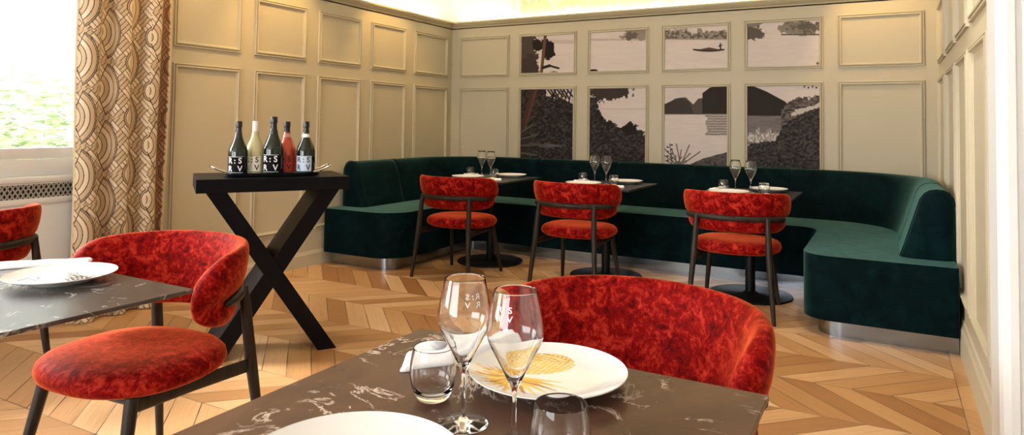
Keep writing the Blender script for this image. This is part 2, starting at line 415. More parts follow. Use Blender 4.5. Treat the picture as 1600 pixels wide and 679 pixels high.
# window in the left wall
def window():
    w = struct(bpy.data.objects.new('window_1', None)); COL.objects.link(w); w.location = (XL, (WY0+WY1)/2, WZ0)
    ox, oy, oz = w.location
    def b(name, x0, x1, y0, y1, z0, z1, m, bev=.004):
        bm = bmesh.new(); box(bm, x0-ox, x1-ox, y0-oy, y1-oy, z0-oz, z1-oz)
        if bev: bmesh.ops.bevel(bm, geom=bm.edges[:], offset=bev, segments=2, affect='EDGES', profile=.5)
        return finish(bm, name, m, w, angle=40)
    x0, x1 = XL-.085, XL-.035
    b('sash_rail', x0, x1, WY0, WY1, .905, 1.005, M['white']); b('sash_rail', x0-.005, x1-.012, WY0, WY1, 1.008, 1.072, M['white'])
    b('sash_rail', x0, x1, WY0, WY1, 2.26, 2.34, M['white'])
    for y in (WY0, WY1-.06, (WY0+WY1)/2-.6): b('sash_stile', x0+.001, x1-.001, y, y+.06, 1.0, 2.3, M['white'])
    b('window_pane', XL-.065, XL-.061, WY0, WY1, 1.05, 2.27, M['pane'], 0)
    b('window_sill', XL-.10, XL+.03, WY0-.04, WY1+.04, .868, .905, M['white'], .01)
    b('sill_ledge', XL-.0, XL+.016, WY0-.04, WY1+.04, .742, .772, M['white'], .004)
    b('apron_panel', XL-.0, XL+.006, WY0-.04, WY1+.04, .13, .742, M['white'], 0)
window()
# diamond-lattice ventilation grille under the sill
def grille():
    g = thing('vent_grille', 'long diamond lattice vent grille set just under the window sill', 'vent', (XL+.004, (WY0+WY1)/2, .772))
    L = WY1-WY0+.06; hgt = .094
    bm = bmesh.new(); box(bm, 0, .002, -L/2, L/2, 0, hgt); finish(bm, 'backing', M['dark'], g)
    bm = bmesh.new(); s = .0275
    n = int(L/s)
    for i in range(n):
        y = -L/2+i*s
        for sg in (1, -1):
            ya, yb = (y, y+hgt*.62) if sg == 1 else (y+hgt*.62, y)
            if max(ya, yb) > L/2: continue
            t_ = .0042
            v = [bm.verts.new(p) for p in ((.006, ya-t_, 0), (.006, ya+t_, 0), (.006, yb+t_, hgt), (.006, yb-t_, hgt))]
            bm.faces.new(v)
            v2 = [bm.verts.new((.003, q.co.y, q.co.z)) for q in v]
            for k in range(4): bm.faces.new((v[k], v[(k+1) % 4], v2[(k+1) % 4], v2[k]))
    finish(bm, 'lattice', M['grille'], g)
    bm = bmesh.new(); box(bm, 0, .012, -L/2-.01, L/2+.01, -.004, .006); box(bm, 0, .012, -L/2-.01, L/2+.01, hgt-.006, hgt+.002)
    finish(bm, 'frame', M['white'], g)
grille()

# outside the window
bm = bmesh.new(); box(bm, -16, -4.75, -10, 16, -.5, -.45); struct(finish(bm, 'ground', M['grass']))
bm = bmesh.new(); box(bm, -9.3, -9.0, -6, 14, -.45, 4.2)
tag(finish(bm, 'garden_wall', M['stonewall']), 'pale stone block garden wall seen blurred white through the window', 'wall')
def shrub():
    s = thing('garden_shrub', 'pale green leafy shrub outside the window against the stone wall', 'shrub', (-7.6, 4.3, -.45))
    bm = bmesh.new()
    for i in range(3800):
        a, b_ = random.uniform(0, 2*PI), math.acos(random.uniform(-1, 1)); r = random.random()**.33
        c = Vector((r*.9*math.sin(b_)*math.cos(a), r*2.2*math.sin(b_)*math.sin(a), 1.25+r*.95*math.cos(b_)))
        e = Matrix.Rotation(random.uniform(0, 6), 3, 'Z') @ Matrix.Rotation(random.uniform(0, 6), 3, 'X'); L = random.uniform(.05, .10)
        v = [bm.verts.new(c+e @ Vector(p)) for p in ((-L, 0, 0), (0, L*.4, .01), (L, 0, 0), (0, -L*.4, .01))]
        bm.faces.new(v)
    finish(bm, 'foliage', M['leaf'], s)
    bm = bmesh.new()
    for k in range(5): tube(bm, [(0, -.8+.4*k, 0), (.1*math.sin(k), -1+.5*k, .8), (.2*math.cos(k), -1.1+.55*k, 1.7)], [.03, .02, .008], 6)
    finish(bm, 'stem', M['leaf'], s)
shrub()
bm = bmesh.new(); tube(bm, [(-8.4, -1+.9*i, 3.45-.09*i+.12*math.sin(i*1.7)) for i in range(12)], [.03-.002*i for i in range(12)], 6)
for k in range(5): tube(bm, [(-8.4, 1+1.1*k, 3.2-.1*k), (-8.4, 1.5+1.1*k, 3.5-.12*k), (-8.4, 1.7+1.1*k, 3.55)], [.014, .01, .004], 5)
tag(finish(bm, 'bare_branch', M['bark']), 'thin bare branch hanging across the sky outside the window', 'branch')

# ------------------------------------------------------------------ painting helpers (numpy)
def vnoise(x, y, seed=0):
    xi = np.floor(x).astype(int); yi = np.floor(y).astype(int); xf = x-xi; yf = y-yi
    xf = xf*xf*(3-2*xf); yf = yf*yf*(3-2*yf)
    def h(a, b):
        n = (a*374761393+b*668265263+seed*1442695041) & 0xffffffff
        n = ((n ^ (n >> 13))*1274126177) & 0xffffffff
        return ((n ^ (n >> 16)) & 0xffff)/65535.
    return (h(xi, yi)*(1-xf)+h(xi+1, yi)*xf)*(1-yf)+(h(xi, yi+1)*(1-xf)+h(xi+1, yi+1)*xf)*yf
def fbm(x, y, oct=4, seed=0):
    s = 0; a = .5; tot = 0
    for i in range(oct): s = s+a*vnoise(x*2**i, y*2**i, seed+i*17); tot += a; a *= .55
    return s/tot
def lin(c): c = np.array(c)/255.; return np.where(c <= .04045, c/12.92, ((c+.055)/1.055)**2.4)
def paint(img, mask, col):
    m = np.clip(mask, 0, 1)[..., None]; img[:] = img*(1-m)+lin(col)*m
def soft(d, w=.8): return np.clip(.5+d/w, 0, 1)
def seg(X, Y, x0, y0, x1, y1):
    dx, dy = x1-x0, y1-y0; tt = np.clip(((X-x0)*dx+(Y-y0)*dy)/(dx*dx+dy*dy), 0, 1)
    return np.hypot(X-x0-tt*dx, Y-y0-tt*dy)
def grid_mesh(name, P, C, matl, parent=None, closed=False, smooth=True):
    """P: (n,m,3) points; C: (n,m,3) linear colours"""
    n, m = P.shape[:2]
    idx = np.arange(n*m).reshape(n, m)
    q = np.stack([idx[:-1, :-1], idx[1:, :-1], idx[1:, 1:], idx[:-1, 1:]], -1).reshape(-1, 4)
    me = bpy.data.meshes.new(name)
    me.vertices.add(n*m); me.vertices.foreach_set('co', P.reshape(-1).astype(np.float32))
    me.loops.add(len(q)*4); me.loops.foreach_set('vertex_index', q.reshape(-1).astype(np.int32))
    me.polygons.add(len(q)); me.polygons.foreach_set('loop_start', (np.arange(len(q))*4).astype(np.int32))
    me.update(calc_edges=True)
    if C is not None:
        ca = me.color_attributes.new('art', 'FLOAT_COLOR', 'POINT')
        cc = np.concatenate([C.reshape(-1, 3), np.ones((n*m, 1))], 1).astype(np.float32); ca.data.foreach_set('color', cc.reshape(-1))
    me.polygons.foreach_set('use_smooth', np.full(len(q), smooth))
    return link(me, name, matl, parent)

# ------------------------------------------------------------------ mural panels
SKY = (216, 205, 200); DK = (38, 32, 31); GR = (92, 86, 84); BR = (112, 72, 58)
def art_upper(k, X, Y):
    n = fbm(X*.09, Y*.22, 4, k); img = np.zeros(X.shape+(3,))+lin(SKY)
    img *= (.93+.12*fbm(X*.05, Y*.3, 3, 5))[..., None]
    rag = (fbm(X*.22, Y*.22, 4, 9)-.5)*26
    if k == 1:
        paint(img, soft(3-np.abs(Y-65-.02*(X-850))), (196, 182, 176))
        paint(img, soft(16-np.abs(X-824)*1.0+rag*1.1-(Y < 62)*6), (80, 68, 64))
        paint(img, soft(10-np.hypot(X-842, (Y-71))+rag*.5), DK)
        paint(img, soft(13-np.hypot((X-858)*1.3, (Y-78)*.85)+rag*.4), DK)
        paint(img, soft(14-np.hypot((X-829)*.9, (Y-104)*.8)+rag*.6), (66, 56, 52))
        paint(img, soft(2.4-seg(X, Y, 853, 54, 847, 118)), (104, 74, 60))
        paint(img, soft(2.3-seg(X, Y, 850, 106, 860, 103)), DK); paint(img, soft(1.6-seg(X, Y, 860, 103, 874, 107)), DK)
        paint(img, soft(5-np.hypot((X-866)*.5, (Y-116)*1.2)+rag*.2), GR)
    if k == 2:
        paint(img, soft(1.6-np.abs(Y-63)-rag*.05), (190, 176, 170))
        paint(img, soft(14-np.hypot((X-996)*.55, (Y-52)*1.1)+rag*.7), (150, 138, 128))
        paint(img, soft(7-np.hypot((X-985)*.8, (Y-57)*1.1)+rag*.5), (104, 94, 86))
        paint(img, soft(3-np.hypot((X-928)*.45, (Y-111)*1.4)), DK)
    if k == 3:
        paint(img, soft(1.2-np.abs(Y-62)), (186, 172, 165))
        top = 52-6*np.sin((X-1030)*.055)-8*(X > 1090)
        paint(img, soft(np.minimum(Y-top+rag*.5, 62-Y), 1.5), (150, 140, 130))
        paint(img, soft(np.minimum(Y-top-3+rag*.9, 61-Y), 1.5)*(fbm(X*.3, Y*.3, 3, 3) > .48), (100, 92, 86))
        bx = (X-1083)/50
        paint(img, soft(np.minimum(Y-(78-2.5*np.abs(bx-.5)), 81.5-2.6*np.abs(2*bx-1)**2-Y)*((bx > 0) & (bx < 1)), .6)*((bx > 0) & (bx < 1)), (62, 52, 48))
        paint(img, soft(np.minimum(Y-74.5-.2*np.abs(X-1109), 78.5-Y), .6)*((X > 1097) & (X < 1124)), (84, 72, 66))
        paint(img, soft(1.1-seg(X, Y, 1127, 77, 1126, 71)), DK); paint(img, soft(1.3-np.hypot(X-1126.5, Y-69)), DK); paint(img, soft(.8-seg(X, Y, 1124, 73, 1129, 71)), DK)
    if k == 4:
        paint(img, soft((1205-X)*.55-(Y-30)+rag*.15, 2)*(X < 1215), (138, 128, 118))
        paint(img, soft(9-np.hypot((X-1178)*.5, (Y-52)*.9)+rag*.5), (96, 88, 80))
        paint(img, soft(15-np.hypot((X-1252)*.46, (Y-44)*1.25)+rag*.5), (140, 130, 118))
        paint(img, soft(np.minimum(8-np.hypot((X-1262)*.4, (Y-42)*.9)+rag*.9, 30), 1), (106, 98, 88))
        paint(img, soft(1.1-np.abs(Y-54))*((X > 1222)), (90, 84, 78))
        paint(img, soft(2.2-np.hypot(X-1278, Y-99)), (120, 100, 84))
    return img
def art_lower(k, X, Y):
    img = np.zeros(X.shape+(3,))+lin(SKY); img *= (.93+.12*fbm(X*.05, Y*.3, 3, 5))[..., None]
    rag = (fbm(X*.2, Y*.2, 5, 21)-.5)*30; tex = fbm(X*.30+.1*Y, Y*.42, 5, 31)
    def darkmass(mask, base=(44, 39, 39), hi=(76, 70, 69)):
        paint(img, mask, base); paint(img, mask*np.clip((tex-.5)*5, 0, 1), hi); paint(img, mask*np.clip((.42-tex)*6, 0, 1), (28, 25, 25))
    if k == 1:
        darkmass(soft(Y-162+.25*(895-X)*1.6+rag*.9+(X < 855)*40))
        for j in range(7):
            a = (860+4*j, 143+2*j); paint(img, soft(1.3-seg(X, Y, 856+5*j, 139, 866+5*j, 152+2*(j % 3))), DK)
        for j in range(5): paint(img, soft(1.0-seg(X, Y, 862+7*j, 160, 870+6*j, 141+3*(j % 2))), DK)
        paint(img, soft(5-seg(X, Y, 838, 138, 820, 200)), (76, 50, 44)); paint(img, soft(1.5-seg(X, Y, 840, 138, 823, 200)), (98, 66, 56))
        for j in range(9): paint(img, soft(1.4-seg(X, Y, 814, 205+5*j, 832+3*(j % 4), 188+8*j))*.8, (96, 92, 84) if j % 2 else (58, 58, 50))
        for j in range(5): paint(img, soft(.9-seg(X, Y, 830+8*j, 225+3*(j % 3), 862+6*j, 228+3*(j % 2)))*.6, (110, 104, 102))
    if k == 2:
        paint(img, soft(1.2-np.abs(Y-170))*.4, (180, 168, 165))
        paint(img, soft(15-np.hypot((X-952)*.42, (Y-142)*.95)+rag*.65), (62, 54, 52))
        darkmass(soft(17-(X-920)+rag*.6)*(Y > 150)*soft(Y-152))
        edge = np.interp(X, [918, 935, 945, 960, 972, 982, 992, 1010], [150, 170, 186, 192, 202, 194, 199, 209])
        darkmass(soft(Y-edge+rag*.5))
        paint(img, soft(9-np.hypot((X-984)*.75, (Y-200))+rag*.35), DK)
    if k == 3:
        paint(img, soft(np.minimum(Y-np.interp(X, [1036, 1060, 1072, 1084, 1092, 1100], [163, 153, 152, 163, 154, 153]), 178-Y)), (86, 78, 74))
        paint(img, soft(np.minimum(Y-np.interp(X, [1036, 1055, 1066, 1078, 1086], [165, 154, 153, 160, 180]), 178-Y))*(X < 1087), (66, 60, 58))
        paint(img, soft(np.minimum(np.minimum(Y-np.interp(X, [1098, 1110, 1120, 1140], [146, 137, 134, 132]), 178-Y), X-1098.5)), (50, 43, 41))
        paint(img, soft(.8-np.abs(Y-178)), (80, 74, 72))
        paint(img, soft(np.minimum(X-1106+rag*.5+(Y-180)*.1, 211-Y))*(Y > 178)*(.45+.55*(np.sin(Y*1.6+rag*.1) > -.2)), (134, 126, 122))
        darkmass(soft(Y-np.interp(X, [1078, 1100, 1125, 1140], [256, 247, 240, 236])+rag*.05), (84, 78, 78), (104, 98, 96))
        for j in range(13):
            a = R(-150+j*10); L = 16+9*((j*7) % 3); bx = 1056+(j % 3)*4
            paint(img, soft(.9-seg(X, Y, bx, 258, bx+L*math.cos(a)*1.2, 258+L*math.sin(a))), (96, 92, 88))
        paint(img, soft(.7-seg(X, Y, 1050, 256, 1046, 224)), (80, 76, 72))
        for j in range(8): paint(img, soft(2.0-np.hypot((X-1046-(-1)**j*3.2)*.9, (Y-226-j*3.4)*1.3)), (84, 78, 74))
    if k == 4:
        cl = np.interp(X, [1166, 1180, 1200, 1228, 1240], [134, 135, 143, 158, 170])
        paint(img, soft(np.minimum(Y-cl, 181-Y))*(X < 1240), (50, 43, 41))
        paint(img, soft(np.minimum(Y-181, 226-Y)), (124, 118, 118)); paint(img, soft(np.minimum(Y-181, 226-Y))*(fbm(X*.05, Y*.9, 3, 2) > .55)*.6, (98, 92, 92))
        paint(img, soft(np.minimum(Y-205+rag*.9, 224-Y)-np.abs(X-1196)*.12)*(X < 1236), (206, 200, 196))
        paint(img, soft(12-np.hypot((X-1200)*.3, (Y-214))+rag*.5)*(fbm(X*.5, Y*.25, 3, 8) > .5), (150, 142, 138))
        darkmass(soft(Y-np.interp(X, [1220, 1234, 1250, 1264, 1284], [176, 160, 150, 153, 147])+rag*.45)*(X > 1222), (86, 78, 76), (118, 110, 106))
        paint(img, soft(4-np.abs(Y-(178-.35*(X-1240)))+rag*.35)*(X > 1238), (196, 190, 186))
        darkmass(soft(Y-np.interp(X, [1166, 1190, 1212, 1226, 1240, 1284], [226, 222, 221, 196, 184, 166])+rag*.35), (54, 50, 51), (82, 78, 78))
        for j in range(5): paint(img, soft(1.4-np.hypot(X-1258-6*j, Y-135-(j % 2)*1.5)), DK)
    return img
PX = {1: ((811.3, 900.8), (53.6, 48.6), (119.3, 117.2)), 2: ((917.9, 1012.5), (48, 43), (117, 114.5)), 3: ((1032, 1142), (41, 34), (113.8, 111)), 4: ((1162.7, 1286.4), (32.4, 25), (110.4, 106.6))}
PL = {1: ((137, 134.9), (248, 250)), 2: ((134, 133), (250, 252)), 3: ((132.3, 130.3), (254, 258)), 4: ((129.6, 127.2), (260, 264))}
LAB_U = {1: 'upper mural panel with a brown tree trunk and dark foliage', 2: 'upper mural panel of pale open water with a grey branch at top right',
         3: 'upper mural panel with a long river boat and standing boatman', 4: 'upper mural panel with a grey wooded bank at its top corners and blank water'}
LAB_L = {1: 'lower mural panel filled with dark jungle foliage, leftmost of the lower row', 2: 'lower mural panel of dark treetops under a pale sky with a bough overhead',
         3: 'lower mural panel with a black cliff, pale lake and a flowering plant', 4: 'lower mural panel with a sloping dark headland and thick shrubs on the right'}
for k in (1, 2, 3, 4):
    a, b = BP[k]
    for up in (1, 0):
        z0, z1 = (ZUB, ZUT) if up else (.72, ZLT)
        e = .030; nx = 230; nz = 180 if up else 300
        u = np.linspace(a+e, b-e, nx); v = np.linspace(z0+e, z1-e, nz); U, V = np.meshgrid(u, v, indexing='ij')
        s = (U-a)/(b-a)
        (xa, xb) = PX[k][0]; X = xa+(xb-xa)*s
        if up: (ta, tb), (ba, bb) = PX[k][1], PX[k][2]; tt = (ZUT-V)/(ZUT-ZUB); Y = (ta+(tb-ta)*s)*(1-tt)+(ba+(bb-ba)*s)*tt
        else: (ta, tb), (ba, bb) = PL[k]; tt = (ZLT-V)/(ZLT-.89); Y = (ta+(tb-ta)*s)*(1-tt)+(ba+(bb-ba)*s)*tt
        C = (art_upper if up else art_lower)(k, X, Y)
        P = np.stack([U, np.full_like(U, YB-.006), V], -1)
        o = grid_mesh('mural_panel', P, C, M['art'], smooth=False)
        # a thin board: give it thickness with closed sides
        md = o.modifiers.new('board', 'SOLIDIFY'); md.thickness = .005; md.offset = -1
        tag(o, (LAB_U if up else LAB_L)[k], 'mural', 'grisaille landscape mural panels set in the back wall')
# coloured mural above the cornice
u = np.linspace(-3.62, -.9, 260); v = np.linspace(2.43, 2.93, 60); U, V = np.meshgrid(u, v, indexing='ij')
X = (U+3.62)*140; Y = (2.93-V)*140
C = np.zeros(U.shape+(3,))+lin((240, 224, 176))
rg = (fbm(X*.12, Y*.12, 4, 3)-.5)*40
paint(C, soft(9-np.abs(Y-56)+rg), (190, 140, 24)); paint(C, soft(10-np.hypot((X-120)*.3, Y-54)+rg), (190, 84, 20))
paint(C, soft(13-np.hypot(X-14, Y-56)+rg), (88, 62, 24)); paint(C, soft(3-seg(X, Y, 36, 0, 34, 70)), (150, 54, 16))
paint(C, soft(8-np.hypot((X-190)*.4, Y-57)+rg), (170, 140, 40)); paint(C, soft(8-np.hypot((X-290)*.2, Y-52)+rg), (214, 140, 70))
C = C*.5+.5*lin((246, 236, 205))
P = np.stack([U, np.full_like(U, 6.672), V], -1)
tag(grid_mesh('cove_mural', P, C, M['art'], smooth=False), 'brightly lit yellow and orange mural strip above the back wall cornice', 'mural').modifiers.new('board', 'SOLIDIFY').thickness = .006
bm = bmesh.new(); box(bm, -3.70, -3.62, 6.62, 6.69, LEDGE-.03, ZC-.005)
struct(finish(bm, 'trim_3', M['plaster']))

# ------------------------------------------------------------------ curtain
def curtain_color(U, V):
    """interlaced scallops and basket weave, U,V in metres of cloth"""
    CW, CP = .205, .36
    img = np.zeros(U.shape+(3,))+lin((208, 184, 150))
    lines = np.zeros(U.shape)
    col = np.floor(U/CW).astype(int); x = U-col*CW
    y = (V+(col % 2)*CP*.5) % CP
    DKL = (74, 54, 40); A = (222, 202, 172); B = (196, 170, 134)
    # weave background: two diagonal band families, alternating over and under
    w = .026
    d1 = (x*1.0+y*.85); d2 = (-x*1.0+y*.85)
    i1 = np.floor(d1/(w*1.25)); i2 = np.floor(d2/(w*1.25))
    f1 = np.abs(d1/(w*1.25)-i1-.5); f2 = np.abs(d2/(w*1.25)-i2-.5)
    over = ((np.floor(d1/(w*3.75))+np.floor(d2/(w*3.75))) % 2) == 0
    paint(img, over*1.0, A); paint(img, (~over)*1.0, B)
    ln = np.where(over, f1 > .41, f2 > .41)
    b1 = np.abs(((d1/(w*3.75)) % 1)-.5) > .47; b2 = np.abs(((d2/(w*3.75)) % 1)-.5) > .47
    paint(img, (ln | (b1 & ~over) | (b2 & over))*1.0, DKL)
    # big scallop: concentric half rings bulging right, opened at the left
    for cx_, cy_, r0, r1, sgn in ((-.020, CP*.5, .03, .158, 1), (CW+.02, 0.0, .02, .062, -1), (CW+.02, CP, .02, .062, -1)):
        r = np.hypot((x-cx_)*1.05, (y-cy_)*.86); an = np.abs(np.arctan2((y-cy_), (x-cx_)*sgn))
        inside = (r < r1) & (an < R(66 if sgn == 1 else 74))
        k = (r-r0)/.030; fr = np.abs(k-np.floor(k)-.5)
        shade = np.where((np.floor(k) % 2) == 0, 1., 0.)
        paint(img, inside*1.0, B); paint(img, inside*shade, A)
        paint(img, (inside & (fr > .41))*1.0, DKL)
        rim = (np.abs(r-r1) < .0032) & (an < R(67 if sgn == 1 else 75)) | ((np.abs(an-R(66 if sgn == 1 else 74)) < .028/np.maximum(r/.1, .3)) & (r < r1) & (r > r0*.5))
        paint(img, rim*1.0, DKL)
    img *= (.94+.1*fbm(U*260, V*260, 2, 4))[..., None]
    return img
def curtain():
    y0, y1, ztop = 2.335, 2.955, 2.42
    n, m = 560, 640
    s = np.linspace(0, 1, n); v = np.linspace(0, 1, m)
    S, Vv = np.meshgrid(s, v, indexing='ij')
    z = ztop*Vv+.004
    ph = S*2*PI*3.1
    amp = .040*(1-.15*Vv)
    yy = y0+(y1-y0)*S+.010*np.sin(ph*2+1.2)+.012*np.sin(z*2.1+S*4)*(1-Vv)
    xx = -4.335-amp*np.cos(ph+.35*np.sin(z*1.3))+.006*np.sin(z*3+S*9)
    # right hem turned back, left hem turned towards the window
    P = np.stack([xx, yy, z], -1)
    mid = P[:, m//2]; arc = np.concatenate([[0], np.cumsum(np.hypot(np.diff(mid[:, 0]), np.diff(mid[:, 1])))])
    Ucl = np.repeat(arc[:, None], m, 1); C = curtain_color(Ucl, z)
    C[:8] = lin((225, 205, 170)); C[-8:] = lin((225, 205, 170))
    tot = arc[-1]
    lining = (Ucl > tot-.10) & (Ucl < tot-.018)
    C[lining] *= np.array((.42, .27, .22))
    o = grid_mesh('curtain', P, C, M['fabric_art'])
    o.modifiers.new('cloth', 'SOLIDIFY').thickness = .003
    tag(o, 'full-length cream curtain woven with brown interlaced scallop pattern beside the window', 'curtain')
curtain()

# ------------------------------------------------------------------ banquette
def banquette():
    root = thing('banquette', 'U-shaped dark green velvet banquette along the panelled walls on a steel plinth', 'sofa', (-2.03, 5.5, 0))
    ox, oy = -2.03, 5.5
    def off(o): 
        o.data.transform(Matrix.Translation((-ox, -oy, 0))); return o
    xl, xr, yb = XL+.026, XR-.024, YB-.026
    fy = 4.50; il, ir = -3.60, -.475; bf = 5.74
    # plinth
    poly = rounded([(xl+.03, fy+.07, .02), (il-.08, fy+.07, .14), (il-.08, bf+.07, .05), (ir+.08, bf+.07, .05), (ir+.08, fy+.07, .14), (xr, fy+.07, 0), (xr, yb, 0), (xl+.03, yb, 0)])
    bm = bmesh.new(); prism(bm, poly, 0, .115)
    off(finish(bm, 'plinth', M['steel'], root, angle=30))
    # seat, cut into its upholstered sections
    poly = rounded([(xl, fy, .03), (il, fy, .26), (il, bf, .16), (ir, bf, .16), (ir, fy, .17), (xr, fy, .02), (xr, yb, 0), (xl, yb, 0)], 10)
    cuts = [None, (-1, 0, -3.22), (-1, 0, -2.28), (-1, 0, -1.363), (-1, 0, -.50)]
    def seat_bm():
        bm = bmesh.new(); prism(bm, poly, .105, .487)
        ed = [e for e in bm.edges if abs(e.verts[0].co.z-e.verts[1].co.z) < 1e-5]
        bmesh.ops.bevel(bm, geom=ed, offset=.05, segments=6, affect='EDGES', profile=.5)
        return bm
    xs = [-9, -2.85, -2.10, -1.363, 9]
    for a, b in zip(xs, xs[1:]):
        bm = seat_bm()
        for xc, sg in ((a+.002, -1), (b-.002, 1)):
            if abs(xc) > 5: continue
            r = bmesh.ops.bisect_plane(bm, geom=bm.verts[:]+bm.edges[:]+bm.faces[:], plane_co=(xc, 0, 0), plane_no=(sg, 0, 0), clear_outer=True)
            ed = [g for g in r['geom_cut'] if isinstance(g, bmesh.types.BMEdge)]
            bmesh.ops.edgenet_fill(bm, edges=ed)
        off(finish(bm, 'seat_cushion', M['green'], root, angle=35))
    # backrest swept along the walls
    rad = .80
    path = []
    xa, xb, yt = xl, xr, yb
    ys = np.arange(4.76, yt-rad, .05)
    for y in ys: path.append((xa, y, 1, 0))
    for k in range(0, 25):
        t_ = PI-k/24*PI/2; path.append((xa+rad+rad*math.cos(t_), yt-rad+rad*math.sin(t_), -math.cos(t_), -math.sin(t_)))
    for x in np.arange(xa+rad+.05, xb-rad, .05): path.append((x, yt, 0, -1))
    for k in range(0, 25):
        t_ = PI/2-k/24*PI/2; path.append((xb-rad+rad*math.cos(t_), yt-rad+rad*math.sin(t_), -math.cos(t_), -math.sin(t_)))
    for y in ys[::-1]: path.append((xb, y, -1, 0))
    z0, z1 = .44, .893
    prof = [(0, z0), (0, .62), (0, .80), (.006, .845), (.022, .875), (.045, .89), (.075, z1), (.105, .886), (.128, .868), (.145, .835), (.165, .76), (.19, .66), (.215, .56), (.235, .49), (.235, z0)]
    cen = (.11, .66)
    # arc length and seam positions
    L = [0]
    for p, q in zip(path, path[1:]): L.append(L[-1]+math.hypot(q[0]-p[0], q[1]-p[1]))
    def nearest(x=None, y=None, side=None):
        best = min(range(len(path)), key=lambda i: (abs(path[i][0]-x) if x is not None else 0)+(abs(path[i][1]-y) if y is not None else 0)+(0 if side is None or (path[i][0] < -2) == (side == 'l') else 99))
        return best
    brk = [0, nearest(y=5.30, side='l'), nearest(x=-3.22), nearest(x=-2.35, y=yt), nearest(x=-1.58, y=yt), nearest(x=-.745), nearest(y=5.35, side='r'), len(path)-1]
    # widen the cushion along the side arms
    for a, b in zip(brk, brk[1:]):
        bm = bmesh.new(); rings = []
        idx = list(range(a, b+1))
        for j, i in enumerate(idx):
            x, y, nx, ny = path[i]
            dist = min(L[i]-L[a], L[b]-L[i]); end_a = (a == 0); end_b = (b == len(path)-1)
            da, db = L[i]-L[a], L[b]-L[i]
            sh = 1.0
            reps = [(0, 1.0)]
            pr_ = []
            for (d, z) in prof:
                pr_.append((d, z))
            side = abs(nx)      # 1 on side arms
            wid = 1+.20*side**4
            rings.append(([(x+nx*d*wid, y+ny*d*wid, z) for d, z in pr_], da, db, (x+nx*cen[0]*wid, y+ny*cen[0]*wid)))
        # end rounding: extra shrunk rings
        def shrink(pts, c, f, shift, tdir):
            return [(c[0]+(p[0]-c[0])*f+tdir[0]*shift, c[1]+(p[1]-c[1])*f+tdir[1]*shift, cen[1]+(p[2]-cen[1])*f if p[2] > cen[1] else p[2]) for p in pts]
        p0, p1 = path[a], path[a+1]; td0 = Vector((p0[0]-p1[0], p0[1]-p1[1])).normalized()
        q0, q1 = path[b], path[b-1]; td1 = Vector((q0[0]-q1[0], q0[1]-q1[1])).normalized()
        big0, big1 = (a == 0), (b == len(path)-1)
        R0 = .055 if big0 else .010; R1 = .055 if big1 else .010
        seq = []
        for k in range(5, 0, -1):
            th = k/5*PI/2; seq.append(shrink(rings[0][0], rings[0][3], 1-R0*1.2*(1-math.cos(th))/.12, R0*math.sin(th)-(0 if big0 else R0), td0))
        body = [r[0] for r in rings]
        if not big0: body = body[1:]
        if not big1: body = body[:-1]
        seq += body
        for k in range(1, 6):
            th = k/5*PI/2; seq.append(shrink(rings[-1][0], rings[-1][3], 1-R1*1.2*(1-math.cos(th))/.12, R1*math.sin(th)-(0 if big1 else R1), td1))
        vr = [[bm.verts.new(p) for p in ring] for ring in seq]
        n = len(prof)
        for r1_, r2_ in zip(vr, vr[1:]):
            for k in range(n): bm.faces.new((r1_[k], r1_[(k+1) % n], r2_[(k+1) % n], r2_[k]))
        bm.faces.new(vr[0][::-1]); bm.faces.new(vr[-1])
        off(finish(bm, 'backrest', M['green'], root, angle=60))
    # piping round the front edge of the right-hand backrest end
    for side, X, sg in (('l', xa, 1), ('r', xb, -1)):
        bm = bmesh.new(); pts = [(X+sg*d*1.20, 4.758, z) for d, z in prof[2:-1]]
        tube(bm, pts, .0045, 8); off(finish(bm, 'piping', M['green'], root, smooth=True))
banquette()

